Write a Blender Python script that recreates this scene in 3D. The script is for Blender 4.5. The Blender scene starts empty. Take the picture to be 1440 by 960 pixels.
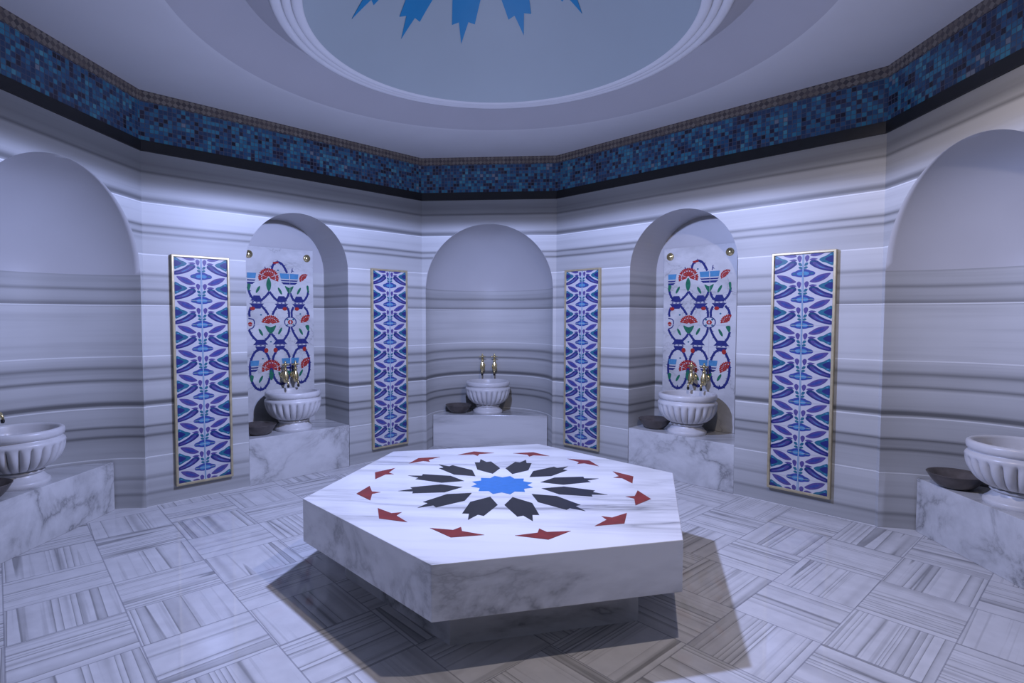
import bpy, bmesh, math, random
from mathutils import Vector, Matrix
PI = math.pi
rad = math.radians
S = bpy.context.scene
COL = S.collection
random.seed(7)

# ------------------------------------------------------------------ helpers
def obj(name, bm, mats, parent=None, smooth=False):
    me = bpy.data.meshes.new(name)
    bm.normal_update()
    bm.to_mesh(me); bm.free()
    if not isinstance(mats, (list, tuple)): mats = [mats]
    for m in mats: me.materials.append(m)
    if smooth:
        for p in me.polygons: p.use_smooth = True
    o = bpy.data.objects.new(name, me)
    COL.objects.link(o)
    if parent: o.parent = parent
    return o

def smooth_angle(o, a=40):
    me = o.data
    for p in me.polygons: p.use_smooth = True
    b = bmesh.new(); b.from_mesh(me)
    for e in b.edges:
        if len(e.link_faces) == 2 and e.calc_face_angle(0) > rad(a): e.smooth = False
    b.to_mesh(me); b.free()
    return o

def bevel(o, w=.004, seg=2):
    m = o.modifiers.new('bevel', 'BEVEL'); m.width = w; m.segments = seg
    m.limit_method = 'ANGLE'; m.angle_limit = rad(35)
    return o

def struct(o):
    o['kind'] = 'structure'; return o

def tag(o, label, cat, group=None):
    o['label'] = label; o['category'] = cat
    if group: o['group'] = group
    return o

def thing(name, loc, rz, label, cat, group=None):
    o = bpy.data.objects.new(name, None); COL.objects.link(o)
    o.location = loc; o.rotation_euler = (0, 0, rz)
    o.empty_display_size = .1
    return tag(o, label, cat, group)

def copy_tree(o, parent=None):
    c = o.copy(); COL.objects.link(c)
    if parent: c.parent = parent
    for ch in list(o.children): copy_tree(ch, c)
    return c

def quad(bm, pts, mi=0):
    f = bm.faces.new([bm.verts.new(p) for p in pts]); f.material_index = mi; return f

def box(bm, x0, x1, y0, y1, z0, z1, mi=0):
    v = [bm.verts.new(p) for p in ((x0,y0,z0),(x1,y0,z0),(x1,y1,z0),(x0,y1,z0),(x0,y0,z1),(x1,y0,z1),(x1,y1,z1),(x0,y1,z1))]
    for idx in ((0,3,2,1),(4,5,6,7),(0,1,5,4),(1,2,6,5),(2,3,7,6),(3,0,4,7)):
        bm.faces.new([v[i] for i in idx]).material_index = mi

def prism(bm, pts, z0, z1, mi=0):
    a = [bm.verts.new((x, y, z0)) for x, y in pts]; b = [bm.verts.new((x, y, z1)) for x, y in pts]
    n = len(pts)
    bm.faces.new(a[::-1]).material_index = mi; bm.faces.new(b).material_index = mi
    for i in range(n):
        j = (i+1) % n
        bm.faces.new((a[i], a[j], b[j], b[i])).material_index = mi

def fan_prism(bm, pts, z0, z1, c=None):
    c = c or (0, 0); n = len(pts)
    a = [bm.verts.new((x, y, z0)) for x, y in pts]; b = [bm.verts.new((x, y, z1)) for x, y in pts]
    ca = bm.verts.new((*c, z0)); cb = bm.verts.new((*c, z1))
    for i in range(n):
        j = (i+1) % n
        bm.faces.new((a[i], a[j], b[j], b[i])); bm.faces.new((b[i], b[j], cb)); bm.faces.new((a[j], a[i], ca))

def lathe(bm, prof, n=48, fn=None, mi=0, mat=None):
    rings = []
    for (r, z) in prof:
        if r < 1e-6:
            rings.append([bm.verts.new((0, 0, z))])
        else:
            ring = []
            for k in range(n):
                a = 2*PI*k/n
                rr = r*(fn(a, z) if fn else 1)
                ring.append(bm.verts.new((rr*math.cos(a), rr*math.sin(a), z)))
            rings.append(ring)
    for A, B in zip(rings, rings[1:]):
        for k in range(n):
            j = (k+1) % n
            if len(A) == 1 and len(B) == 1: continue
            if len(A) == 1: bm.faces.new((A[0], B[j], B[k])).material_index = mi
            elif len(B) == 1: bm.faces.new((A[k], A[j], B[0])).material_index = mi
            else: bm.faces.new((A[k], A[j], B[j], B[k])).material_index = mi
    if mat is not None:
        bmesh.ops.transform(bm, matrix=mat, verts=[v for r in rings for v in r])

def tube(bm, pts, radii, n=12, mi=0):
    pts = [Vector(p) for p in pts]
    rings = []
    up = Vector((1, 0, 0))
    for i, p in enumerate(pts):
        t = (pts[min(i+1, len(pts)-1)] - pts[max(i-1, 0)]).normalized()
        a = up - t*up.dot(t)
        if a.length < 1e-3: a = Vector((0, 1, 0)) - t*t.y
        a.normalize(); b = t.cross(a)
        r = radii[i] if isinstance(radii, (list, tuple)) else radii
        rings.append([bm.verts.new(p + r*(math.cos(2*PI*k/n)*a + math.sin(2*PI*k/n)*b)) for k in range(n)])
    for A, B in zip(rings, rings[1:]):
        for k in range(n):
            j = (k+1) % n
            bm.faces.new((A[k], A[j], B[j], B[k])).material_index = mi
    bm.faces.new(rings[0][::-1]).material_index = mi; bm.faces.new(rings[-1]).material_index = mi

# ------------------------------------------------------------------ materials
class NT:
    def __init__(s, name):
        s.m = bpy.data.materials.new(name); s.m.use_nodes = True
        s.t = s.m.node_tree; s.t.nodes.clear()
        s.out = s.n('ShaderNodeOutputMaterial'); s.b = s.n('ShaderNodeBsdfPrincipled')
        s.l(s.b.outputs[0], s.out.inputs[0])
    def n(s, typ, **kw):
        x = s.t.nodes.new(typ)
        for k, v in kw.items(): setattr(x, k, v)
        return x
    def l(s, a, b): s.t.links.new(a, b)
    def put(s, sock, v):
        if isinstance(v, bpy.types.NodeSocket): s.l(v, sock)
        else: sock.default_value = v
    def math(s, op, a, b=0.0, c=0.0, clamp=False):
        x = s.n('ShaderNodeMath', operation=op, use_clamp=clamp)
        s.put(x.inputs[0], a); s.put(x.inputs[1], b); s.put(x.inputs[2], c); return x.outputs[0]
    def mix(s, f, a, b, typ='MIX'):
        x = s.n('ShaderNodeMix', data_type='RGBA', blend_type=typ)
        s.put(x.inputs[0], f); s.put(x.inputs[6], a); s.put(x.inputs[7], b); return x.outputs[2]
    def ramp(s, f, stops, interp='LINEAR'):
        x = s.n('ShaderNodeValToRGB'); r = x.color_ramp; r.interpolation = interp
        while len(r.elements) < len(stops): r.elements.new(.5)
        for e, (p, c) in zip(r.elements, stops):
            e.position = p
            e.color = (c, c, c, 1) if isinstance(c, (int, float)) else (*c, 1)
        s.put(x.inputs[0], f); return x.outputs[0]
    def mapping(s, v, loc=(0,0,0), rot=(0,0,0), scale=(1,1,1)):
        x = s.n('ShaderNodeMapping'); s.l(v, x.inputs[0])
        x.inputs[1].default_value = loc; x.inputs[2].default_value = rot; x.inputs[3].default_value = scale
        return x.outputs[0]
    def noise(s, v, scale=1, detail=2, rough=.5, dist=0, dim='3D'):
        x = s.n('ShaderNodeTexNoise', noise_dimensions=dim); s.l(v, x.inputs['Vector'])
        x.inputs['Scale'].default_value = scale; x.inputs['Detail'].default_value = detail
        x.inputs['Roughness'].default_value = rough; x.inputs['Distortion'].default_value = dist
        return x.outputs['Fac']
    def pos(s): return s.n('ShaderNodeNewGeometry').outputs['Position']
    def sep(s, v):
        x = s.n('ShaderNodeSeparateXYZ'); s.l(v, x.inputs[0]); return x.outputs
    def comb(s, x, y, z=0.0):
        c = s.n('ShaderNodeCombineXYZ'); s.put(c.inputs[0], x); s.put(c.inputs[1], y); s.put(c.inputs[2], z); return c.outputs[0]
    def fin(s, col, rough=.3, metal=0.0, spec=.5):
        s.put(s.b.inputs['Base Color'], col); s.put(s.b.inputs['Roughness'], rough)
        s.b.inputs['Metallic'].default_value = metal; s.b.inputs['Specular IOR Level'].default_value = spec
        return s.m

def plain(name, c, rough=.5, metal=0.0, var=.06, scale=6, spec=.5):
    N = NT(name); n = N.noise(N.pos(), scale, 3)
    f = N.ramp(n, [(.3, 1-var), (.7, 1.0)])
    return N.fin(N.mix(1.0, (*c, 1), f, 'MULTIPLY'), rough, metal, spec)

def tinted(N, v, tint=(1, .985, 1.0)):
    return N.mix(1.0, v, (*tint, 1), 'MULTIPLY')

def m_stripe_wall():
    N = NT('striped_marble'); p = N.pos(); X = N.sep(p)
    w = N.noise(N.mapping(p, scale=(.9, .9, .35)), 1.0, 2)
    z = N.math('ADD', X[2], N.math('MULTIPLY', N.math('SUBTRACT', w, .5), .02))
    # slab joints stay straight
    lo = [(0,.58),(.095,.56),(.115,.36),(.14,.60),(.235,.62),(.25,.42),(.28,.64),(.43,.70),(.438,.62),(.60,.54),(.622,.22),(.645,.50),(.688,.50),(.703,.20),(.725,.60),(.87,.66),(.882,.56),(.895,.18),(.915,.18),(.94,.56),(1.08,.68),(1.108,.26),(1.13,.60),(1.185,.58),(1.21,.30),(1.24,.60),(1.295,.74),(1.5,.74)]
    hi = [(1.5,.74),(1.735,.76),(1.748,.40),(1.765,.34),(1.79,.56),(1.86,.60),(1.88,.34),(1.905,.58),(1.985,.62),(2.007,.38),(2.035,.66),(2.18,.72),(2.19,.58),(2.345,.58),(2.367,.22),(2.388,.56),(2.41,.56),(2.43,.22),(2.455,.66),(2.61,.76),(2.625,.46),(2.645,.20),(2.66,.22),(2.69,.58),(2.86,.64),(2.88,.28),(2.90,.48),(2.95,.36),(3.06,.44)]
    a = N.ramp(N.math('DIVIDE', z, 1.5), [(q/1.5, v) for q, v in lo])
    b = N.ramp(N.math('DIVIDE', N.math('SUBTRACT', z, 1.5), 1.6), [((q-1.5)/1.6, v) for q, v in hi])
    c = N.mix(N.math('GREATER_THAN', z, 1.5), a, b)
    st = N.noise(N.mapping(p, scale=(.35, .35, 14)), 1.0, 3, .55)
    c = N.mix(1.0, c, N.ramp(st, [(.3, .86), (.5, 1.0), (.72, 1.05)]), 'MULTIPLY')
    cl = N.noise(p, 1.1, 3)
    c = N.mix(1.0, c, N.ramp(cl, [(.3, .93), (.7, 1.05)]), 'MULTIPLY')
    # pale joint between courses of slabs
    fr = N.math('FRACT', N.math('DIVIDE', N.math('ADD', X[2], .2183), .4366))
    d = N.math('ABSOLUTE', N.math('SUBTRACT', fr, .5))
    j = N.math('LESS_THAN', d, .011)
    c = N.mix(N.math('MULTIPLY', j, .9), c, (1, 1, 1, 1))
    return N.fin(tinted(N, c, (.90, .915, .92)), .42, 0.0, .4)

def m_floor():
    N = NT('basket_weave_marble'); p = N.pos(); X = N.sep(p)
    r = 1/math.sqrt(2)
    s = N.math('MULTIPLY', N.math('ADD', X[0], X[1]), r); t = N.math('MULTIPLY', N.math('SUBTRACT', X[0], X[1]), r)
    s = N.math('DIVIDE', N.math('ADD', s, 2.01), .52); t = N.math('DIVIDE', N.math('SUBTRACT', t, 1.85), .4417)
    s = N.math('ADD', s, 40.0); t = N.math('ADD', t, 40.0)
    fs = N.math('FRACT', s); ft = N.math('FRACT', t); cs = N.math('FLOOR', s); ct = N.math('FLOOR', t)
    par = N.math('MODULO', N.math('ADD', cs, ct), 2.0)
    par = N.math('GREATER_THAN', par, .5)
    par = PAR(N, par)
    u = N.math('ADD', N.math('MULTIPLY', fs, par), N.math('MULTIPLY', ft, N.math('SUBTRACT', 1.0, par)))
    v = N.math('ADD', N.math('MULTIPLY', ft, par), N.math('MULTIPLY', fs, N.math('SUBTRACT', 1.0, par)))
    h = N.math('ADD', N.math('MULTIPLY', cs, 7.31), N.math('MULTIPLY', ct, 3.77))
    wob = N.noise(p, 2.5, 2)
    uu = N.math('ADD', N.math('MULTIPLY', u, 2.2), N.math('MULTIPLY', wob, .025))
    n1 = N.noise(N.comb(uu, h, N.math('MULTIPLY', v, .03)), 1.0, 1.6, .5)
    sw = N.math('FRACT', N.math('MULTIPLY', n1, 15.0))
    c = N.ramp(sw, [(0, .36), (.05, .38), (.10, .55), (.30, .68), (.6, .77), (.955, .80), (1, .36)])
    msk = N.noise(N.comb(N.math('MULTIPLY', u, 3.1), h, 7.7), 1.0, 1)
    c = N.mix(N.ramp(msk, [(.54, 0.0), (.62, 1.0)]), c, (.79, .79, .79, 1))
    n2 = N.noise(N.comb(N.math('MULTIPLY', u, 16), h, N.math('MULTIPLY', v, .3)), 1.0, 2)
    c = N.mix(1.0, c, N.ramp(n2, [(.30, .80), (.42, 1.0)]), 'MULTIPLY')
    cl = N.noise(p, 9, 4)
    c = N.mix(1.0, c, N.ramp(cl, [(.3, .92), (.7, 1.05)]), 'MULTIPLY')
    eg = N.math('MINIMUM', N.math('MINIMUM', fs, N.math('SUBTRACT', 1.0, fs)), N.math('MINIMUM', ft, N.math('SUBTRACT', 1.0, ft)))
    c = N.mix(N.math('MULTIPLY', N.math('LESS_THAN', eg, .007), .5), c, (.16, .16, .2, 1))
    return N.fin(tinted(N, c, (1.0, 1.0, 1.02)), .05, 0.0, .13)
PAR = lambda N, par: N.math('SUBTRACT', 1.0, par)

def m_veined(name, base=(.86, .86, .87), rot=(.3, .5, .6), k=1.0, dark=.38, seed=0.0):
    N = NT(name); p = N.pos()
    q = N.mapping(p, (seed, seed*.7, seed*.3), rot, (.32*k, 2.3*k, 2.3*k))
    w = N.noise(q, 1.0, 6, .58, .45)
    d = N.math('ABSOLUTE', N.math('SUBTRACT', w, .5))
    vein = N.ramp(d, [(0, dark), (.012, dark+.22), (.05, .86), (.12, 1.0)])
    msk = N.ramp(N.noise(q, .7, 2), [(.36, 0.0), (.58, 1.0)])
    soft = N.ramp(N.noise(q, 2.3, 4, .6), [(.3, .80), (.55, 1.0)])
    v = N.mix(msk, (1, 1, 1, 1), vein)
    c = N.mix(1.0, (*base, 1), v, 'MULTIPLY')
    c = N.mix(.8, c, soft, 'MULTIPLY')
    return N.fin(c, .18)

def m_mosaic():
    N = NT('glass_mosaic')
    uv = N.n('ShaderNodeTexCoord').outputs['UV']; X = N.sep(uv)
    u = N.math('DIVIDE', X[0], .0357); v = N.math('DIVIDE', X[1], .0357)
    cu = N.math('FLOOR', u); cv = N.math('FLOOR', v)
    wn = N.n('ShaderNodeTexWhiteNoise', noise_dimensions='2D'); N.l(N.comb(cu, cv), wn.inputs['Vector'])
    cl = N.noise(N.comb(N.math('MULTIPLY', cu, .23), N.math('MULTIPLY', cv, .31)), 1.0, 1)
    f = N.math('ADD', N.math('MULTIPLY', wn.outputs['Value'], .72), N.math('MULTIPLY', N.math('SUBTRACT', cl, .36), 1.1), clamp=True)
    c = N.ramp(f, [(0, (.012, .013, .03)), (.14, (.03, .028, .06)), (.26, (.028, .07, .16)), (.45, (.035, .13, .27)), (.60, (.04, .20, .34)), (.74, (.05, .28, .42)), (.88, (.10, .38, .48)), (.97, (.26, .30, .36))], 'CONSTANT')
    fu = N.math('FRACT', u); fv = N.math('FRACT', v)
    eg = N.math('MINIMUM', N.math('MINIMUM', fu, N.math('SUBTRACT', 1.0, fu)), N.math('MINIMUM', fv, N.math('SUBTRACT', 1.0, fv)))
    g = N.math('LESS_THAN', eg, .07)
    c = N.mix(g, c, (.10, .11, .16, 1))
    return N.fin(c, N.math('ADD', N.math('MULTIPLY', g, .5), .12))

def m_border():
    N = NT('zigzag_border')
    uv = N.n('ShaderNodeTexCoord').outputs['UV']; X = N.sep(uv)
    u = N.math('DIVIDE', X[0], .046); v = N.math('DIVIDE', X[1], .046)
    a = N.math('FLOOR', N.math('ADD', u, v)); b = N.math('FLOOR', N.math('SUBTRACT', u, v))
    wn = N.n('ShaderNodeTexWhiteNoise', noise_dimensions='2D'); N.l(N.comb(a, b), wn.inputs['Vector'])
    ch = N.math('MODULO', N.math('ADD', N.math('ADD', a, b), 400.0), 2.0)
    f = N.math('ADD', N.math('MULTIPLY', ch, .55), N.math('MULTIPLY', wn.outputs['Value'], .4))
    c = N.ramp(f, [(0, (.09, .075, .075)), (.35, (.15, .12, .11)), (.6, (.22, .18, .15)), (.9, (.30, .26, .22))])
    return N.fin(c, .4)

M = {}
M['wall'] = m_stripe_wall()
M['plaster'] = plain('smooth_plaster', (.60, .60, .62), .35, var=.05, scale=2)
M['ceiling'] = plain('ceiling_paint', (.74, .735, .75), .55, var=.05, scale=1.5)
M['cove'] = plain('cove_shade_paint', (.55, .54, .57), .55, var=.05, scale=1.5)  # darker than the ceiling: shade of the recessed ring put into the colour
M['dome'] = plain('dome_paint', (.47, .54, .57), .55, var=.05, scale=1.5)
M['mould'] = plain('moulding_paint', (.82, .82, .84), .45, var=.03)
M['platform'] = m_veined('platform_marble', (.93, .93, .94), (.25, .25, -.35), 1.0, .34, 3.1)
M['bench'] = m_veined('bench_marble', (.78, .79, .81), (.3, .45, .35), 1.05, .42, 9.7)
M['board'] = m_veined('board_marble', (.78, .79, .81), (.2, 1.2, .7), 1.0, .62, 5.2)
M['basin'] = plain('carved_marble', (.80, .80, .82), .30, var=.10, scale=9)
M['mosaic'] = m_mosaic(); M['border'] = m_border()
M['black'] = plain('black_stone', (.012, .012, .013), .35, var=.3)
M['bronze'] = plain('dark_bronze', (.17, .148, .138), .38, .35, .35, 14)
M['brass'] = plain('brass', (.78, .66, .36), .22, 1.0, .15, 30)
M['gilt'] = plain('gilt_frame', (.66, .57, .36), .38, .45, .22, 22)
M['tapdark'] = plain('dark_outlet', (.03, .03, .035), .3, .6)
M['blue'] = plain('blue_glaze', (.035, .22, .62), .3, var=.12, scale=30)
M['dblue'] = plain('blue_dome_paint', (.008, .26, .54), .5, var=.05)
M['char'] = plain('charcoal_stone', (.020, .020, .024), .3, var=.45, scale=16)
M['red'] = plain('red_stone', (.30, .028, .02), .35, var=.35, scale=16)
# ceramic colours
M['c_white'] = plain('ceramic_white', (.70, .70, .76), .22, var=.06, scale=12)
M['c_navy'] = plain('ceramic_navy', (.03, .04, .24), .22, var=.25, scale=30)
M['c_blue'] = plain('ceramic_cobalt', (.055, .09, .40), .22, var=.2, scale=40)
M['c_purple'] = plain('ceramic_violet', (.13, .10, .36), .22, var=.25, scale=40)
M['c_teal'] = plain('ceramic_teal', (.03, .20, .32), .22, var=.3, scale=40)
M['c_sky'] = plain('ceramic_sky', (.10, .34, .62), .22, var=.15, scale=30)
M['c_red'] = plain('ceramic_red', (.50, .035, .03), .22, var=.2, scale=30)
M['c_green'] = plain('ceramic_green', (.02, .22, .12), .22, var=.3, scale=30)

# ------------------------------------------------------------------ room outline
L = Vector((-3, .809)); BL = Vector((-.984, 3)); BR = Vector((.635, 3)); RR = Vector((3, .809))
RN = Vector((3, -.809)); FR = Vector((1.95, -3)); FL = Vector((-1.80, -3)); LN = Vector((-3, -.809))
CX, CY = .065, .0
HW = 3.05
M['floor'] = m_floor()

class Wall:
    """local frame: x runs left to right seen from inside, y points out of the room"""
    def __init__(s, a, b):
        s.a, s.b = a, b; s.t = (b-a).normalized(); s.len = (b-a).length
        s.rz = math.atan2(s.t.y, s.t.x); s.n = Vector((-s.t.y, s.t.x))
    def at(s, x, y, z): 
        q = s.a + s.t*x + s.n*y; return (q.x, q.y, z)
W = dict(left=Wall(LN, L), back_left=Wall(L, BL), back=Wall(BL, BR), back_right=Wall(BR, RR), right=Wall(RR, RN),
         front_right=Wall(RN, FR), front=Wall(FR, FL), front_left=Wall(FL, LN))

def wall_face(bm, ln, s0, s1, spring, NA=40):
    """flat face with a round-headed opening down to the floor"""
    c = (s0+s1)/2; w = (s1-s0)/2
    for a, b in ((0, s0), (s1, ln)):
        if b-a > 1e-4: quad(bm, [(a,0,0),(b,0,0),(b,0,HW),(a,0,HW)])
    P = [(c - w*math.cos(PI*i/NA), spring + w*math.sin(PI*i/NA)) for i in range(NA+1)]
    for (x0, z0), (x1, z1) in zip(P, P[1:]):
        quad(bm, [(x0,0,z0),(x1,0,z1),(x1,0,HW),(x0,0,HW)])
    return c, w, P

def place(o, wl):
    o.location = (wl.a.x, wl.a.y, 0); o.rotation_euler = (0, 0, wl.rz)

def round_niche_wall(name, wl, s0, s1, spring, depth):
    bm = bmesh.new(); c, w, P = wall_face(bm, wl.len, s0, s1, spring)
    NU, NV = 48, 20
    plan = [(c - w*math.cos(PI*i/NU), depth*math.sin(PI*i/NU)) for i in range(NU+1)]
    zs = [0, .5, 1.0, 1.5, spring]
    rows = [[bm.verts.new((x, y, z)) for x, y in plan] for z in zs]
    for A, B in zip(rows, rows[1:]):
        for i in range(NU):
            f = bm.faces.new((A[i], A[i+1], B[i+1], B[i])); f.smooth = True
    prev = rows[-1]
    for k in range(1, NV+1):
        v = PI/2*k/NV
        if k < NV:
            row = [bm.verts.new((c - w*math.cos(PI*i/NU)*math.cos(v), depth*math.sin(PI*i/NU)*math.cos(v), spring + w*math.sin(v))) for i in range(NU+1)]
            for i in range(NU):
                f = bm.faces.new((prev[i], prev[i+1], row[i+1], row[i])); f.smooth = True; f.material_index = 1
            prev = row
        else:
            top = bm.verts.new((c, 0, spring + w))
            for i in range(NU):
                f = bm.faces.new((prev[i], prev[i+1], top)); f.smooth = True; f.material_index = 1
    bmesh.ops.remove_doubles(bm, verts=bm.verts, dist=1e-5)
    o = obj(name, bm, [M['wall'], M['plaster']]); place(o, wl); return struct(o)

def flat_niche_wall(name, wl, s0, s1, spring, depth):
    bm = bmesh.new(); c, w, P = wall_face(bm, wl.len, s0, s1, spring)
    quad(bm, [(s0,0,0),(s0,depth,0),(s0,depth,spring),(s0,0,spring)])
    quad(bm, [(s1,depth,0),(s1,0,0),(s1,0,spring),(s1,depth,spring)])
    for (x0, z0), (x1, z1) in zip(P, P[1:]):
        f = quad(bm, [(x0,0,z0),(x0,depth,z0),(x1,depth,z1),(x1,0,z1)], 1); f.smooth = True
    quad(bm, [(s0,depth,0),(s1,depth,0),(s1,depth,spring),(s0,depth,spring)])
    f = bm.faces.new([bm.verts.new((x, depth, z)) for x, z in P[::-1]]); f.material_index = 1
    o = obj(name, bm, [M['wall'], M['plaster']]); place(o, wl); return struct(o)

SP, DEP = 2.0, .78
round_niche_wall('wall_left', W['left'], .036, 1.582, SP, DEP)
round_niche_wall('wall_back', W['back'], .045, 1.580, SP, DEP)
round_niche_wall('wall_right', W['right'], .036, 1.582, SP, DEP)
FD = .545
NL = (.865, 1.965); NR = (1.0, 2.125)
flat_niche_wall('wall_back_left', W['back_left'], *NL, 2.155, FD)
flat_niche_wall('wall_back_right', W['back_right'], *NR, 2.148, FD)
for nm in ('front_left', 'front_right'):
    bm = bmesh.new(); wl = W[nm]; quad(bm, [(0,0,0),(wl.len,0,0),(wl.len,0,HW),(0,0,HW)])
    o = obj('wall_'+nm, bm, M['wall']); place(o, wl); struct(o)
bm = bmesh.new(); wl = W['front']; c, w, P = wall_face(bm, wl.len, .03, wl.len-.03, 1.1)
for (x0, z0), (x1, z1) in zip(P, P[1:]): quad(bm, [(x0,0,z0),(x0,.25,z0),(x1,.25,z1),(x1,0,z1)])
for x in (.03, wl.len-.03): quad(bm, [(x,0,0),(x,.25,0),(x,.25,1.1),(x,0,1.1)])
o = obj('wall_front', bm, M['wall']); place(o, wl); struct(o)

bm = bmesh.new()
box(bm, -4.2, 4.2, -5.0, 4.2, -.12, 0)
struct(obj('floor', bm, M['floor']))

# frieze: dark ledge, glass mosaic, zigzag border
RING = [L, BL, BR, RR, RN, FR, FL, LN]
def offset_ring(d):
    out = []
    n = len(RING)
    for i in range(n):
        a, b, c_ = RING[i-1], RING[i], RING[(i+1) % n]
        t1 = (b-a).normalized(); t2 = (c_-b).normalized()
        n1 = Vector((t1.y, -t1.x)); n2 = Vector((t2.y, -t2.x))   # inward
        m = (n1+n2).normalized(); out.append(b + m*(d/m.dot(n1)))
    return out
def ring_band(name, z0, z1, d, mat, thick=.05):
    bm = bmesh.new(); uvl = bm.loops.layers.uv.new('uv')
    A = offset_ring(d); n = len(A); run = 0
    for i in range(n):
        a, b = A[i], A[(i+1) % n]; ln = (b-a).length
        f = quad(bm, [(a.x,a.y,z0),(b.x,b.y,z0),(b.x,b.y,z1),(a.x,a.y,z1)])
        for lp, (u, v) in zip(f.loops, ((run, 0), (run+ln, 0), (run+ln, z1-z0), (run, z1-z0))): lp[uvl].uv = (u, v)
        B = RING[i], RING[(i+1) % n]
        for z in (z0, z1):
            quad(bm, [(a.x,a.y,z),(b.x,b.y,z),(B[1].x,B[1].y,z),(B[0].x,B[0].y,z)])
        run += ln
    return struct(obj(name, bm, mat))
ring_band('trim_1', 3.052, 3.140, .012, M['black'])
ring_band('trim_2', 3.140, 3.468, .006, M['mosaic'])
ring_band('trim_3', 3.468, 3.560, .010, M['border'])

# ceiling: octagon to circle, cove, moulding, dome
bm = bmesh.new()
ZC = 3.555; NC = 144
def ray_oct(a):
    d = Vector((math.cos(a), math.sin(a))); o_ = Vector((CX, CY)); best = None
    for i in range(8):
        p, q = RING[i], RING[(i+1) % 8]; e = q-p
        den = d.x*e.y - d.y*e.x
        if abs(den) < 1e-9: continue
        w_ = p-o_; t_ = (w_.x*e.y - w_.y*e.x)/den; u_ = (w_.x*d.y - w_.y*d.x)/den
        if t_ > 0 and -1e-6 <= u_ <= 1+1e-6 and (best is None or t_ < best): best = t_
    return best
angs = sorted([2*PI*i/NC for i in range(NC)] + [math.atan2(p.y-CY, p.x-CX) % (2*PI) for p in RING])
prof = [(2.10, 3.553), (2.055, 3.556), (2.01, 3.572), (1.92, 3.605), (1.80, 3.650), (1.70, 3.690), (1.66, 3.708), (1.60, 3.672), (1.52, 3.622), (1.43, 3.565)]
rings = [[bm.verts.new((CX+ray_oct(a)*math.cos(a), CY+ray_oct(a)*math.sin(a), ZC)) for a in angs]]
for r_, z_ in prof: rings.append([bm.verts.new((CX+r_*math.cos(a), CY+r_*math.sin(a), z_)) for a in angs])
for A, B in zip(rings, rings[1:]):
    for k in range(len(angs)):
        j = (k+1) % len(angs)
        bm.faces.new((A[k], A[j], B[j], B[k]))
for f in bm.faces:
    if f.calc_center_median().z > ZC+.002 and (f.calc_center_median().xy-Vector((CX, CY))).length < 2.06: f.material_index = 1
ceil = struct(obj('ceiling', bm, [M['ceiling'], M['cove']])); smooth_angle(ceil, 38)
RD, ZD, HD = 1.236, 3.524, .72
def dome_z(r_): return ZD + HD*(1-(r_/RD)**2)
bm = bmesh.new()
NR_ = 24
lathe(bm, [(RD*(1-i/NR_), dome_z(RD*(1-i/NR_))) for i in range(NR_+1)], 144)
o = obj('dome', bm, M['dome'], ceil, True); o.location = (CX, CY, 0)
def rnd_step(r0, z0, r1, z1, n=6):
    return [(r0+(r1-r0)*(1-math.cos(PI/2*i/n)), z0+(z1-z0)*math.sin(PI/2*i/n)) for i in range(n+1)]
bm = bmesh.new()
pm = [(1.435, 3.58), (1.435, 3.552)]
pm += [(1.430, 3.544), (1.415, 3.538), (1.395, 3.535), (1.372, 3.537), (1.364, 3.545)]
pm += [(1.362, 3.535), (1.352, 3.529), (1.335, 3.526), (1.315, 3.527), (1.305, 3.535)]
pm += [(1.303, 3.526), (1.292, 3.519), (1.275, 3.516), (1.255, 3.517), (1.240, 3.522), (1.233, 3.530)]
lathe(bm, pm, 144)
o = struct(obj('trim_4', bm, M['mould'])); o.location = (CX, CY, 0); smooth_angle(o, 60)
ROSE = rad(16)
def petal_outline(k=1.0):
    """radial outline (r, angle offset): pointed inside, shouldered with a spike outside"""
    return [(.270*k, 0), (.412*k, rad(-12.2)), (.612*k, rad(-6.1)), (.600*k, rad(-2.6)), (.695*k, 0), (.600*k, rad(2.6)), (.612*k, rad(6.1)), (.412*k, rad(12.2))]
def subdiv_outline(pl, n=6):
    xy = [(r_*math.cos(a), r_*math.sin(a)) for r_, a in pl]; out = []
    for i, p in enumerate(xy):
        q = xy[(i+1) % len(xy)]
        out += [(p[0]+(q[0]-p[0])*j/n, p[1]+(q[1]-p[1])*j/n) for j in range(n)]
    return out
KD = 1.40
PO = Vector((-.10, -.10))
for i in range(12):
    ang = rad(14.4) + i*rad(30)
    bm = bmesh.new()
    fan_prism(bm, [(r_*math.cos(a), r_*math.sin(a)) for r_, a in petal_outline(KD)], -.006, -.001, (.46*KD, 0))
    bmesh.ops.subdivide_edges(bm, edges=bm.edges[:], cuts=5, use_grid_fill=True)
    po = Matrix.Rotation(-ang, 2) @ PO
    for v in bm.verts: v.co.z += dome_z((v.co.xy + po).length)
    bmesh.ops.recalc_face_normals(bm, faces=bm.faces)
    o = obj('painted_petal', bm, M['dblue'], ceil); o.location = (CX+PO.x, CY+PO.y, 0); o.rotation_euler = (0, 0, ang)

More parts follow.
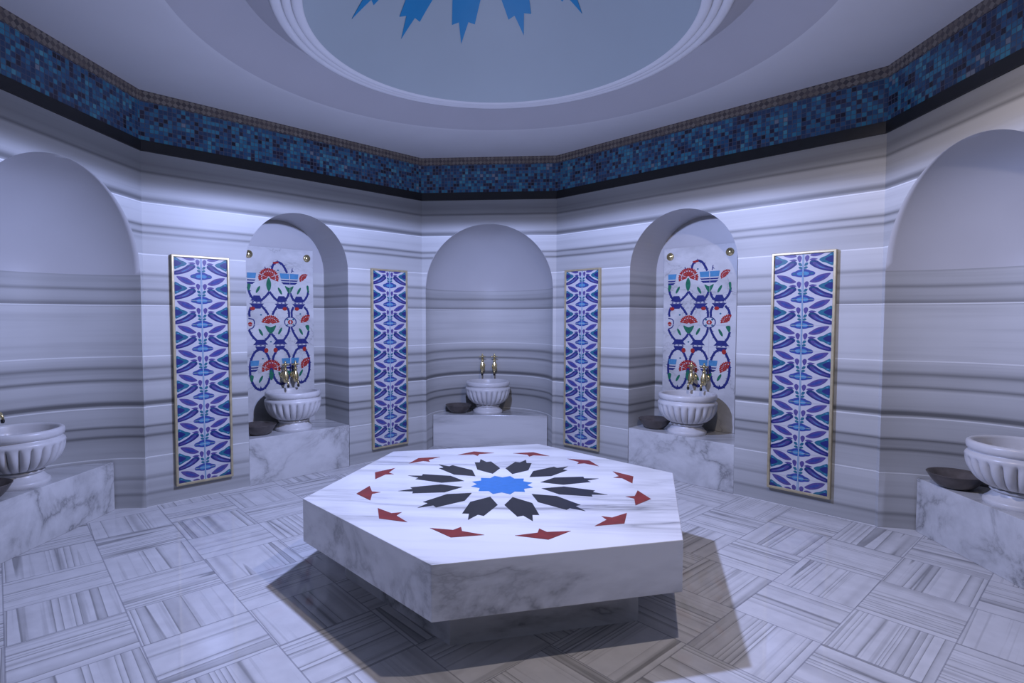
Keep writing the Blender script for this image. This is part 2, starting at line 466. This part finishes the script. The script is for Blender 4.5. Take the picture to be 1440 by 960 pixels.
# ------------------------------------------------------------------ hexagonal platform
HX, HY, HR, HA, HZ, HT = .0868, -.0374, 1.2842, 3.4434, .5184, .2696
pf = thing('marble_platform', (HX, HY, 0), 0, 'large white hexagonal marble platform with star inlay in the middle of the room', 'platform')
hexa = lambda r_: [(r_*math.cos(HA+k*PI/3), r_*math.sin(HA+k*PI/3)) for k in range(6)]
bm = bmesh.new(); prism(bm, hexa(HR), HZ-HT, HZ)
slab = bevel(obj('top_slab', bm, M['platform'], pf), .004)
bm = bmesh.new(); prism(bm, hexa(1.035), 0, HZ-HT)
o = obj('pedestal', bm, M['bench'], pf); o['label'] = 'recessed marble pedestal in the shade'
def inlay(name, pl, ang, mat, centre=None):
    bm = bmesh.new()
    fan_prism(bm, [(r_*math.cos(a+ang), r_*math.sin(a+ang)) for r_, a in pl], HZ-.001, HZ+.0015, centre and (centre*math.cos(ang), centre*math.sin(ang)))
    return obj(name, bm, mat, slab)
for i in range(12): inlay('petal_inlay', petal_outline(), ROSE+i*PI/6, M['char'], .46)['label'] = 'charcoal stone petal'
arrow = [(.958, 0), (.886, rad(-9.9)), (.860, rad(-1.7)), (.806, 0), (.860, rad(1.7)), (.886, rad(9.9))]
for i in range(12): inlay('arrow_inlay', arrow, ROSE+i*PI/6, M['red'], .875)['label'] = 'red stone arrowhead'
star = []
for i in range(12): star += [(.212, i*PI/6), (.168, i*PI/6+PI/12)]
inlay('star_inlay', star, ROSE, M['blue'])['label'] = 'bright blue twelve-pointed star'

# ------------------------------------------------------------------ benches in the niches
def round_bench(wl, c, label):
    w, d0, h = .772, .25, .415
    t0 = math.asin(d0/DEP)
    pts = [(c - w*math.cos(t0+(PI-2*t0)*i/40)*.985, DEP*math.sin(t0+(PI-2*t0)*i/40)*.985) for i in range(41)]
    bm = bmesh.new(); prism(bm, [(x-c, y) for x, y in pts][::-1], 0, h)
    q = wl.at(c, 0, 0)
    b = thing('marble_bench', q, wl.rz, label, 'bench', 'marble benches in the niches')
    bevel(obj('slab_block', bm, M['bench'], b), .003)
    return b
def flat_bench(wl, s0, s1, label):
    c = (s0+s1)/2; w = (s1-s0)/2-.002
    bm = bmesh.new(); box(bm, -w, w, .004, FD-.002, 0, .46)
    b = thing('marble_bench', wl.at(c, 0, 0), wl.rz, label, 'bench', 'marble benches in the niches')
    bevel(obj('slab_block', bm, M['bench'], b), .003)
    return b
def single_bench(b):
    ch = b.children[0]; return b
round_bench(W['left'], .809, 'veined marble bench under the fluted basin at the far left edge')
round_bench(W['back'], .8125, 'veined marble bench in the rounded niche of the back wall')
round_bench(W['right'], .809, 'veined marble bench under the fluted basin at the far right edge')
flat_bench(W['back_left'], *NL, 'veined marble bench in the left niche with red and blue tile picture')
flat_bench(W['back_right'], *NR, 'veined marble bench in the right niche with red and blue tile picture')

# ------------------------------------------------------------------ fluted basins
def make_basin(name, loc, label):
    b = thing(name, loc, 0, label, 'basin', 'fluted marble basins')
    bm = bmesh.new()
    lathe(bm, [(0, 0), (.186, 0), (.190, .008), (.190, .028), (.184, .036), (.176, .040), (.165, .052), (.150, .070), (.142, .084), (.142, .090), (0, .090)], 64)
    smooth_angle(obj('foot', bm, M['basin'], b), 50)
    bm = bmesh.new()
    NF = 24
    def flute(a, z):
        k = max(0, min(1, (z-.112)/.02))*max(0, min(1, (.305-z)/.03))
        return 1 - .11*k*(1-abs(math.sin(NF*a/2))**.55)
    body = [(0, .090), (.150, .090), (.158, .097), (.158, .105), (.150, .111), (.146, .116)]
    for i in range(1, 15):
        u = i/14; body.append((.146 + (.288-.146)*math.sin(u*PI/2)**.95, .116 + .185*(1-math.cos(u*PI/2))**.86))
    body += [(.290, .312), (.286, .325), (.276, .335), (.268, .341), (.266, .347), (.272, .352), (.281, .360), (.284, .374), (.284, .392), (.280, .404), (.270, .411), (.258, .412), (.248, .406), (.243, .395)]
    for i in range(1, 9):
        u = i/8*PI/2; body.append((.243*math.cos(u), .395 - .20*math.sin(u)))
    body[-1] = (0, .195)
    lathe(bm, body, NF*12, flute)
    smooth_angle(obj('fluted_bowl', bm, M['basin'], b), 55)
    return b
wl = W['back_left']
B1 = make_basin('fluted_basin', W['back_left'].at(1.418, .212, .46), 'fluted marble basin in the left niche with red and blue tile picture')
def dup(src, loc, label, rz=None):
    c = copy_tree(src); c.location = loc; c['label'] = label
    if rz is not None: c.rotation_euler = (0, 0, rz)
    return c
dup(B1, W['back_right'].at(1.555, .212, .46), 'fluted marble basin in the right niche with red and blue tile picture')
dup(B1, (-.21, 3.475, .415), 'fluted marble basin in the rounded niche of the back wall')
dup(B1, (-3.47, .05, .415), 'fluted marble basin cut off by the left edge of the picture')
dup(B1, (3.465, .09, .415), 'fluted marble basin cut off by the right edge of the picture')

# ------------------------------------------------------------------ bronze bowls
def make_bowl(loc, label):
    b = thing('bronze_bowl', loc, 0, label, 'bowl', 'dark bronze bathing bowls')
    bm = bmesh.new()
    pr = [(0, 0), (.075, 0), (.080, .003)]
    for i in range(1, 11):
        u = i/10; pr.append((.080+.085*u**.7, .003+.092*u**1.2))
    pr += [(.168, .098), (.170, .102), (.167, .105), (.161, .103)]
    for i in range(1, 10):
        u = 1-i/9; pr.append((.152*u**.6 if u > 0 else 0, .010+.087*u**1.3))
    lathe(bm, pr, 56)
    smooth_angle(obj('bowl_shell', bm, M['bronze'], b), 55)
    bm = bmesh.new(); lathe(bm, [(0, .010), (.045, .010), (.040, .018), (.018, .026), (0, .028)], 32)
    obj('boss', bm, M['bronze'], b, True)
    return b
K1 = make_bowl((-.585, 3.425, .415), 'dark bronze bowl left of the basin in the rounded niche of the back wall')
dup(K1, W['back_left'].at(1.042, .19, .46), 'dark bronze bowl left of the basin in the left tiled niche')
dup(K1, W['back_right'].at(1.20, .20, .46), 'dark bronze bowl left of the basin in the right tiled niche')
b_ = dup(K1, (3.345, .48, .415), 'dark bronze bowl left of the basin at the far right edge')
dup(K1, (-3.40, -.31, .415), 'dark bronze bowl cut off by the left edge of the picture')

# ------------------------------------------------------------------ brass taps (local: wall at y=0, room towards -y)
def make_tap(loc, rz, label):
    t = thing('brass_tap', loc, rz, label, 'tap', 'brass taps above the basins')
    RX = Matrix.Rotation(PI/2, 4, 'X')
    bm = bmesh.new()
    lathe(bm, [(0, 0), (.034, 0), (.034, .006), (.026, .012), (.016, .016), (.013, .03), (.013, .075), (0, .075)], 24, mat=RX)
    obj('wall_flange', bm, M['brass'], t, True)
    bm = bmesh.new()
    lathe(bm, [(0, -.075), (.014, -.075), (.020, -.068), (.022, -.055), (.030, -.045), (.034, -.025), (.032, 0), (.025, .025), (.018, .045), (.015, .060), (.021, .066), (.021, .074), (.014, .080), (.012, .094), (0, .094)], 28, mat=Matrix.Translation((0, -.075, 0)))
    obj('body', bm, M['brass'], t, True)
    bm = bmesh.new()
    lathe(bm, [(0, .094), (.010, .094), (.010, .104), (.018, .108), (.024, .118), (.022, .130), (.012, .138), (.008, .146), (.010, .152), (.006, .160), (0, .162)], 24, mat=Matrix.Translation((0, -.075, 0)))
    tube(bm, [(-.042, -.075, .119), (-.034, -.075, .119), (0, -.075, .119), (.034, -.075, .119), (.042, -.075, .119)], [.008, .006, .005, .006, .008], 10)
    obj('handle', bm, M['brass'], t, True)
    bm = bmesh.new()
    tube(bm, [(0, -.078, -.050), (0, -.105, -.048), (0, -.128, -.056), (0, -.140, -.075), (0, -.143, -.100)], [.014, .013, .012, .011, .011], 14)
    sp = obj('spout', bm, M['brass'], t, True)
    bm = bmesh.new(); lathe(bm, [(0, -.125), (.0085, -.125), (.0125, -.118), (.0135, -.100), (0, -.100)], 16, mat=Matrix.Translation((0, -.143, 0)))
    o = obj('outlet', bm, M['tapdark'], sp, True); o['label'] = 'dark outlet'
    return t
BF = FD-.0345   # face of the boards
TZ = 1.01
T1 = make_tap(W['back'].at(.69, .762, 1.005), 0, 'left brass tap of the pair in the rounded niche of the back wall')
def dtap(wl, s, y, z, label): return dup(T1, wl.at(s, y, z), label, wl.rz)
dtap(W['back'], .85, .766, 1.005, 'right brass tap of the pair in the rounded niche of the back wall')
dtap(W['back_left'], 1.437, BF, TZ, 'left brass tap of the pair in the left tiled niche')
dtap(W['back_left'], 1.552, BF, TZ, 'right brass tap of the pair in the left tiled niche')
dtap(W['back_right'], 1.483, BF, TZ, 'left brass tap of the pair in the right tiled niche')
dtap(W['back_right'], 1.622, BF, TZ, 'right brass tap of the pair in the right tiled niche')
dtap(W['left'], .895, .760, .985, 'brass tap showing its round end at the left edge of the picture')

# ------------------------------------------------------------------ flat shape drawing for ceramics
def smooth_closed(pts, n=4):
    out = []; N_ = len(pts)
    for i in range(N_):
        p0, p1, p2, p3 = [Vector(pts[(i+k-1) % N_]) for k in range(4)]
        for j in range(n):
            t = j/n
            out.append(.5*((2*p1) + (p2-p0)*t + (2*p0-5*p1+4*p2-p3)*t*t + (3*p1-p0-3*p2+p3)*t**3))
    return [(q.x, q.y) for q in out]
def smooth_open(pts, n=5):
    out = []; P = [Vector(p) for p in pts]; P = [2*P[0]-P[1]] + P + [2*P[-1]-P[-2]]
    for i in range(1, len(P)-2):
        p0, p1, p2, p3 = P[i-1:i+3]
        for j in range(n):
            t = j/n
            out.append(.5*((2*p1) + (p2-p0)*t + (2*p0-5*p1+4*p2-p3)*t*t + (3*p1-p0-3*p2+p3)*t**3))
    out.append(P[-2]); return out
class Art:
    """flat glazed shapes: xy in metres, raised off a plane at y"""
    def __init__(s, fx=lambda p: p): s.bm = bmesh.new(); s.fx = fx; s.k = 0
    def poly(s, pts, mi, y, mirror=False):
        pts = [s.fx(p) for p in pts]
        for sg in ((1, -1) if mirror else (1,)):
            vs = [s.bm.verts.new((sg*p[0], -y, p[1])) for p in pts]
            f = s.bm.faces.new(vs); f.material_index = mi
    def stroke(s, pts, w, mi, y, mirror=False, n=5, taper=False):
        P = smooth_open([s.fx(p) for p in pts], n)
        Lp, Rp = [], []
        for i, p in enumerate(P):
            t = (P[min(i+1, len(P)-1)] - P[max(i-1, 0)]); t.normalize(); nn = Vector((-t.y, t.x))
            ww = w/2*(math.sin(PI*(.12+.76*i/(len(P)-1))) if taper else 1)
            Lp.append(p+nn*ww); Rp.append(p-nn*ww)
        for sg in ((1, -1) if mirror else (1,)):
            for i in range(len(P)-1):
                f = s.bm.faces.new([s.bm.verts.new((sg*q.x, -y, q.y)) for q in (Lp[i], Lp[i+1], Rp[i+1], Rp[i])]); f.material_index = mi
    def done(s):
        for f in s.bm.faces:
            if f.normal.y > 0 or True:
                f.normal_update()
                if f.normal.y > 0: f.normal_flip()
        return s.bm

# ------------------------------------------------------------------ framed tile panels
CERAM = [M[k] for k in ('c_white', 'c_navy', 'c_blue', 'c_purple', 'c_teal', 'c_sky', 'c_red', 'c_green')]
PW, PH, FW = .492, 2.055, .021
def panel_art():
    A = Art()
    hw = PW/2-FW; z0, z1 = FW, PH-FW
    ROWS = 9; per = (z1-z0)/9.25
    bx = [(-hw, z0), (hw, z0), (hw, z1), (-hw, z1)]
    vs = [A.bm.verts.new((x, y, z)) for y in (-.024, -.004) for x, z in bx]
    for idx in ((0,1,2,3),(7,6,5,4),(0,4,5,1),(1,5,6,2),(2,6,7,3),(3,7,4,0)): A.bm.faces.new([vs[i] for i in idx])
    y1, y2, y3 = .0248, .0256, .0264
    cl = lambda z: min(max(z, z0+.001), z1-.001)
    for r_ in range(-1, ROWS+2):
        b = z0 + per*r_
        def P(pts): return [(min(u, 1)*hw, cl(b+v*per)) for u, v in pts]
        def ok(pts): return max(q[1] for q in pts)-min(q[1] for q in pts) > .004
        def draw(pts, mi, y, sm=True):
            q = smooth_closed(pts) if sm else pts
            q = P(q)
            zs = [a[1] for a in q]
            if max(zs)-min(zs) > .006: A.poly(q, mi, y, True)
        # rosette on the centre line
        draw([(.015, .385), (.14, .37), (.24, .40), (.37, .43), (.41, .50), (.36, .56), (.25, .60), (.16, .645), (.015, .655)], 2, y1)
        draw([(.015, .455), (.14, .43), (.21, .50), (.14, .56), (.015, .57)], 5, y2)
        draw([(.22, .46), (.34, .475), (.36, .51), (.24, .54), (.27, .50)], 4, y2)
        draw([(.04, .68), (.12, .69), (.16, .74), (.10, .775), (.04, .745)], 4, y1)
        # saz leaf, navy with violet core
        draw([(.21, .885), (.26, .985), (.36, 1.005), (.48, .955), (.64, .83), (.82, .735), (.985, .665), (.985, .535), (.80, .555), (.60, .615), (.42, .70), (.28, .80)], 1, y1)
        draw([(.31, .90), (.40, .915), (.56, .80), (.76, .69), (.93, .625), (.90, .59), (.70, .635), (.50, .715), (.36, .82)], 3, y2)
        draw([(.42, .845), (.58, .745), (.74, .665), (.60, .70)], 5, y3)
        # violet lens leaf
        draw([(.23, .19), (.34, .29), (.50, .40), (.68, .46), (.90, .475), (.88, .40), (.78, .29), (.62, .19), (.44, .135), (.30, .145)], 3, y1)
        draw([(.34, .215), (.52, .33), (.74, .41), (.70, .33), (.54, .235)], 2, y2)
        # half palmette on the outer edge
        draw([(.985, -.215), (.985, .215), (.88, .21), (.74, .12), (.62, .08), (.53, .0), (.62, -.09), (.74, -.13), (.88, -.21)], 4, y1)
        draw([(.985, -.11), (.985, .11), (.86, .10), (.72, .0), (.86, -.10)], 1, y2)
        draw([(.90, .13), (.95, .165), (.86, .17)], 5, y2); draw([(.90, -.13), (.95, -.165), (.86, -.17)], 5, y2)
        # bud and stems by the centre
        draw([(.055, .13), (.13, .20), (.20, .15), (.19, .04), (.12, -.06), (.07, .02)], 3, y1)
        draw([(.21, .02), (.32, .075), (.48, .03), (.32, -.01)], 3, y1)
        draw([(.22, -.05), (.36, -.035), (.50, -.07), (.36, -.085)], 4, y1)
        draw([(.04, -.20), (.13, -.19), (.17, -.10), (.08, -.09)], 4, y1)
    # light centre line and glazed tile joints
    A.poly([(-.006, z0), (.006, z0), (.006, z1), (-.006, z1)], 5, y2)
    A.poly([(-.0018, z0), (.0018, z0), (.0018, z1), (-.0018, z1)], 0, y3)
    for r_ in range(1, ROWS):
        z = z0+per*r_-per*.5
        A.poly([(-hw, z-.0012), (hw, z-.0012), (hw, z+.0012), (-hw, z+.0012)], 0, y3)
    return A.done()
def make_panel(loc, rz, label):
    t = thing('tile_panel', loc, rz, label, 'tile panel', 'framed tile panels')
    bm = bmesh.new(); h = PW/2; D = .038
    O = [(-h, 0), (h, 0), (h, PH), (-h, PH)]; I = [(-h+FW, FW), (h-FW, FW), (h-FW, PH-FW), (-h+FW, PH-FW)]
    vo = [bm.verts.new((x, -D, z)) for x, z in O]; vi = [bm.verts.new((x, -D, z)) for x, z in I]
    wo = [bm.verts.new((x, -.001, z)) for x, z in O]; wi = [bm.verts.new((x, -.001, z)) for x, z in I]
    for i in range(4):
        j = (i+1) % 4
        for q in ((vo[i], vo[j], vi[j], vi[i]), (wo[j], wo[i], wi[i], wi[j]), (vo[j], vo[i], wo[i], wo[j]), (vi[i], vi[j], wi[j], wi[i])): bm.faces.new(q)
    bmesh.ops.recalc_face_normals(bm, faces=bm.faces)
    bevel(obj('frame', bm, M['gilt'], t), .004, 3)['label'] = 'thin gilt frame'
    obj('tile_field', panel_art(), CERAM, t)['label'] = 'blue and white saz leaf tiles'
    return t
wl, wr = W['back_left'], W['back_right']
P1 = make_panel(wl.at(.456, 0, .142), wl.rz, 'tall framed blue and white tile panel on the left wall, nearer the left edge')
dup(P1, wl.at(2.492, 0, .142), 'tall framed blue and white tile panel between the left tiled niche and the back niche', wl.rz)
dup(P1, wr.at(.396, 0, .142), 'tall framed blue and white tile panel between the back niche and the right tiled niche', wr.rz)
dup(P1, wr.at(2.674, 0, .142), 'tall framed blue and white tile panel on the right wall, nearer the right edge', wr.rz)

# ------------------------------------------------------------------ marble boards with tulip and carnation tiles
BW, BZ0, BZ1 = .80, .461, 2.40
TW, TZ0, TZ1 = .69, .86, 2.25
def picture_art():
    def fx(p): return ((p[0]-238)/395*TW, TZ1-(p[1]-40)/860*(TZ1-TZ0))
    A = Art(fx); y1, y2, y3 = .0308, .0316, .0324
    WH, NV, BL_, PU, TE, SK, RD_, GR = range(8)
    def E(cx, cy, rx, ry, a=0, n=16):
        return [(cx+rx*math.cos(t)*math.cos(a)-ry*math.sin(t)*math.sin(a), cy+rx*math.cos(t)*math.sin(a)+ry*math.sin(t)*math.cos(a)) for t in [2*PI*i/n for i in range(n)]]
    def leaf(cx, cy, a, l=26, w=8): A.poly(E(cx, cy, l, w, a), GR, y2)
    def carn(cx, cy, r_, a0, a1, n):
        for i in range(n):
            a = rad(a0+(a1-a0)*(i+.5)/n); d = rad((a1-a0)/n*.47)
            A.poly([(cx+.14*r_*math.cos(a-d), cy-.14*r_*math.sin(a-d)), (cx+.95*r_*math.cos(a-d), cy-.95*r_*math.sin(a-d)), (cx+1.0*r_*math.cos(a-d*.5), cy-1.0*r_*math.sin(a-d*.5)), (cx+.90*r_*math.cos(a), cy-.90*r_*math.sin(a)), (cx+1.0*r_*math.cos(a+d*.5), cy-1.0*r_*math.sin(a+d*.5)), (cx+.95*r_*math.cos(a+d), cy-.95*r_*math.sin(a+d)), (cx+.14*r_*math.cos(a+d), cy-.14*r_*math.sin(a+d))], RD_, y2)
            A.poly(E(cx+.66*r_*math.cos(a), cy-.66*r_*math.sin(a), r_*.055, r_*.07), WH, y3)
    def tulip(cx, cy, w, lo=-1, hi=1):
        a, b = cx+lo*w, cx+hi*w
        A.poly([(a, cy-20), (b, cy-20), (b-6*hi, cy+16), (a-6*lo, cy+16)], SK, y2)
        A.poly([(a-4*lo, cy+24), (b-4*hi, cy+24), (b-12*hi, cy+33), (a-12*lo, cy+33)], NV, y2)
        A.poly([(a-8*lo, cy+40), (b-8*hi, cy+40), (b-24*hi, cy+54), (a-24*lo, cy+54)], NV, y2)
        if lo < -.5 and hi > .5: A.poly([(cx-2, cy-26), (cx+2, cy-26), (cx+2, cy+20), (cx-2, cy+20)], WH, y3)
    def vase(cx, cy, up=False, w=40):
        w *= 1.12
        s_ = -1 if up else 1
        A.poly([(cx-w, cy), (cx+w, cy), (cx+w*.72, cy+s_*14), (cx+w*.5, cy+s_*34), (cx-w*.5, cy+s_*34), (cx-w*.72, cy+s_*14)], NV, y2)
        for k in (-.55, 0, .55): A.poly([(cx+k*w-6, cy-s_*2), (cx+k*w+6, cy-s_*2), (cx+k*w*1.1, cy-s_*20)], NV, y2)
    def st(pts, w=.024, c=NV):
        A.stroke(pts, w, c, y1)
        Q = smooth_open(pts, 4)
        for i in range(2, len(Q)-2, 3):
            d = (Q[i+1]-Q[i-1]).normalized(); nn = Vector((-d.y, d.x))*(1 if i % 2 else -1)
            A.poly([tuple(Q[i]-d*5), tuple(Q[i]+d*5), tuple(Q[i]+nn*15+d*5)], c, y2)
    # top arch
    st([(192, 98), (202, 62), (228, 43), (256, 52), (276, 80), (291, 112)]); A.poly([(198, 44), (235, 38), (236, 50), (204, 57)], RD_, y2)
    st([(150, 78), (152, 100)], .009); st([(326, 78), (320, 110)], .009)
    for x, y in ((232, 97), (121, 397), (375, 390), (180, 577), (128, 688)): A.poly(E(x, y, 6, 5), TE, y2)
    # first row
    carn(172, 150, 66, 25, 155, 6); carn(172, 150, 66, -22, 20, 2); carn(172, 150, 66, 160, 202, 2)
    A.poly(smooth_closed([(172, 150), (187, 185), (183, 222), (172, 240), (161, 222), (157, 185)]), GR, y2)
    carn(410, 150, 40, 60, 210, 5)
    tulip(305, 136, 62); tulip(40, 142, 56, 0, 1)
    A.poly(smooth_closed([(275, 200), (303, 212), (332, 200), (318, 236), (304, 252), (290, 236)]), GR, y2)
    A.poly(smooth_closed([(42, 196), (62, 200), (52, 236), (42, 232)]), GR, y2); A.poly(smooth_closed([(420, 196), (434, 196), (434, 246), (426, 236)]), GR, y2)
    for x, y, a in ((105, 230, -1.1), (243, 236, 1.1), (368, 232, -1.1)): leaf(x, y, a)
    st([(44, 215), (56, 262), (78, 296), (96, 306)]); st([(176, 242), (154, 272), (126, 298), (96, 306)])
    st([(176, 242), (200, 276), (226, 300), (252, 306)]); st([(300, 248), (290, 276), (272, 298), (252, 306)])
    st([(310, 248), (324, 284), (344, 302), (366, 306)]); st([(432, 226), (424, 264), (400, 298), (366, 306)])
    for x in (96, 252, 366): vase(x, 304, True, 34); vase(x, 322, False, 40)
    for x in (70, 272, 352): A.poly(E(x, 356, 15, 12), RD_, y3)
    # second row
    st([(126, 338), (150, 368), (168, 398)]); st([(224, 338), (206, 368), (192, 398)]); st([(60, 346), (50, 380), (52, 410)])
    st([(284, 340), (298, 372), (300, 410)]); st([(330, 342), (318, 372), (318, 410)]); st([(402, 340), (424, 372), (432, 412)])
    carn(180, 458, 60, 10, 170, 6); carn(425, 444, 50, 70, 190, 4)
    A.stroke(E(308, 446, 38, 34)+[(346, 446)], .011, NV, y2, n=2); A.poly(E(308, 446, 17, 15), RD_, y2); A.poly(E(308, 446, 6, 6), WH, y3)
    for k in range(4): A.poly(E(308+27*math.cos(k*PI/2+.78), 446+25*math.sin(k*PI/2+.78), 7, 6), TE, y3)
    A.stroke([(44, 420), (72, 428), (80, 450), (72, 480), (44, 494)], .011, NV, y2); A.poly(E(54, 458, 13, 14), RD_, y2)
    A.poly(smooth_closed([(146, 468), (180, 480), (214, 468), (200, 505), (180, 522), (160, 505)]), GR, y2); A.poly(smooth_closed([(408, 472), (434, 470), (432, 508), (420, 500)]), GR, y2)
    for x, y, a in ((118, 512, 1.1), (240, 506, -1.1), (378, 512, 1.1)): leaf(x, y, a)
    st([(46, 496), (66, 536), (100, 576)]); st([(178, 522), (160, 550), (130, 580)]); st([(184, 522), (206, 552), (228, 580)])
    st([(302, 482), (290, 526), (256, 578)]); st([(314, 482), (332, 526), (362, 576)]); st([(432, 506), (420, 546), (398, 578)])
    for x in (116, 238, 384): vase(x, 596, True, 42)
    for x in (116, 238, 384): A.poly([(x-34, 606), (x+34, 606), (x+24, 628), (x-24, 628)], NV, y2)
    for x in (150, 208, 400): A.poly(E(x, 634, 13, 16), RD_, y3)
    # third row: closed ovals
    def oval(cx, cy, rx, ry, a0=0, a1=360):
        n = 22; st([(cx+rx*math.sin(rad(a0+(a1-a0)*i/n)), cy-ry*math.cos(rad(a0+(a1-a0)*i/n))) for i in range(n+1)], .025)
    oval(112, 760, 64, 134); oval(246, 745, 60, 122); oval(376, 745, 58, 122)
    for cx, cy in ((112, 886), (246, 862), (376, 862)):
        for k in (-28, 0, 28): A.poly([(cx+k-7, cy+2), (cx+k+7, cy+2), (cx+k*1.1, cy-18)], NV, y2)
    carn(180, 760, 64, 20, 160, 6); carn(180, 760, 62, -18, 16, 2); carn(180, 760, 62, 164, 198, 2); carn(424, 745, 52, 70, 210, 5)
    A.poly(smooth_closed([(180, 762), (194, 790), (190, 820), (180, 836), (170, 820), (166, 790)]), GR, y2)
    tulip(305, 712, 58); tulip(52, 718, 54, 0, 1)
    A.poly(smooth_closed([(50, 795), (70, 800), (62, 836), (50, 830)]), GR, y2); A.poly(smooth_closed([(282, 775), (305, 785), (330, 775), (318, 806), (305, 820), (292, 806)]), GR, y2)
    for x, y, a in ((114, 824, -1.1), (238, 806, 1.1), (374, 800, -1.1)): leaf(x, y, a)
    # tile joints
    for y in (314, 463, 605): A.poly([(40, y-1.2), (436, y-1.2), (436, y+1.2), (40, y+1.2)], WH, y3)
    A.poly([(307, 130), (309, 130), (309, 880), (307, 880)], WH, y3)
    return A.done()
def make_board(loc, rz, label):
    t = thing('tiled_board', loc, rz, label, 'tile picture', 'tiled marble boards in the flat niches')
    bm = bmesh.new(); box(bm, -BW/2, BW/2, -.03, 0, BZ0, BZ1)
    bevel(obj('marble_slab', bm, M['board'], t), .003)
    bm = picture_art()
    obj('tile_picture', bm, CERAM, t)['label'] = 'red, blue and green flower tiles'
    for x in (-.325, .325):
        bm = bmesh.new()
        lathe(bm, [(0, .0), (.040, .0), (.042, .004), (.036, .010), (.028, .010), (.024, .014), (.012, .020), (0, .021)], 28, mat=Matrix.Translation((x, -.0305, 2.31)) @ Matrix.Rotation(PI/2, 4, 'X'))
        obj('fixing_rosette', bm, M['brass'], t, True)['label'] = 'round brass fixing'
    return t
Q1 = make_board(wl.at(1.415, FD-.0015, 0), wl.rz, 'marble board with red and blue flower tiles in the left niche')
dup(Q1, wr.at(1.508, FD-.0015, 0), 'marble board with red and blue flower tiles in the right niche', wr.rz)

# ------------------------------------------------------------------ lights
def spot(name, loc, energy, col, size, blend, radius, aim=(0, 0, -1)):
    d = bpy.data.lights.new(name, 'SPOT'); d.energy = energy; d.color = col
    d.spot_size = rad(size); d.spot_blend = blend; d.shadow_soft_size = radius
    o = bpy.data.objects.new(name, d); COL.objects.link(o); o.location = loc
    o.rotation_euler = Vector(aim).to_track_quat('-Z', 'Y').to_euler(); return o
def area(name, loc, aim, sx, sy, energy, col):
    d = bpy.data.lights.new(name, 'AREA'); d.shape = 'RECTANGLE'; d.size = sx; d.size_y = sy; d.energy = energy; d.color = col
    o = bpy.data.objects.new(name, d); COL.objects.link(o); o.location = loc
    o.rotation_euler = Vector(aim).to_track_quat('-Z', 'Y').to_euler(); return o
spot('pendant_light', (-.20, .04, 2.90), 302, (.465, .55, 1.0), 177, .06, .05)
spot('ceiling_spot', (1.15, -1.15, 3.50), 88, (1.0, .86, .80), 170, .3, .04)
area('front_fill', (.1, -4.3, 2.3), (0, 1, -.05), 1.6, 1.6, 3.2, (.75, .80, 1.0))  # added weak fill from behind the camera, source unseen
spot('ceiling_fill', (-.20, .04, 1.20), 78, (.50, .59, 1.0), 126, .3, .25, (0, 0, 1))  # added mid-air fill facing up to brighten the ceiling, no lamp hangs here
w = bpy.data.worlds.new('world'); S.world = w; w.use_nodes = True
bg = w.node_tree.nodes['Background']; bg.inputs[0].default_value = (.42, .48, .72, 1); bg.inputs[1].default_value = .03

# ------------------------------------------------------------------ camera
cam = bpy.data.cameras.new('camera'); co = bpy.data.objects.new('camera', cam); COL.objects.link(co)
cam.sensor_width = 36; cam.sensor_fit = 'HORIZONTAL'; cam.lens = 788.2246/1440*36
cam.shift_x = 47.387/1440; cam.shift_y = 1.8676/1440; cam.clip_start = .02
yaw, pitch = -.0739, -.0441
f = Vector((math.sin(yaw)*math.cos(pitch), math.cos(yaw)*math.cos(pitch), math.sin(pitch)))
r = Vector((math.cos(yaw), -math.sin(yaw), 0)); u = r.cross(f)
mw = Matrix((r, u, -f)).transposed().to_4x4(); mw.translation = (.2028, -3.7663, 1.6383)
co.matrix_world = mw
S.camera = co
S.view_settings.view_transform = 'Standard'; S.view_settings.look = 'None'
S.view_settings.exposure = 0; S.view_settings.gamma = 1; S.view_settings.use_curve_mapping = False
S.cycles.use_denoising = True
S.cycles.max_bounces = 8; S.cycles.diffuse_bounces = 1; S.cycles.sample_clamp_indirect = 6
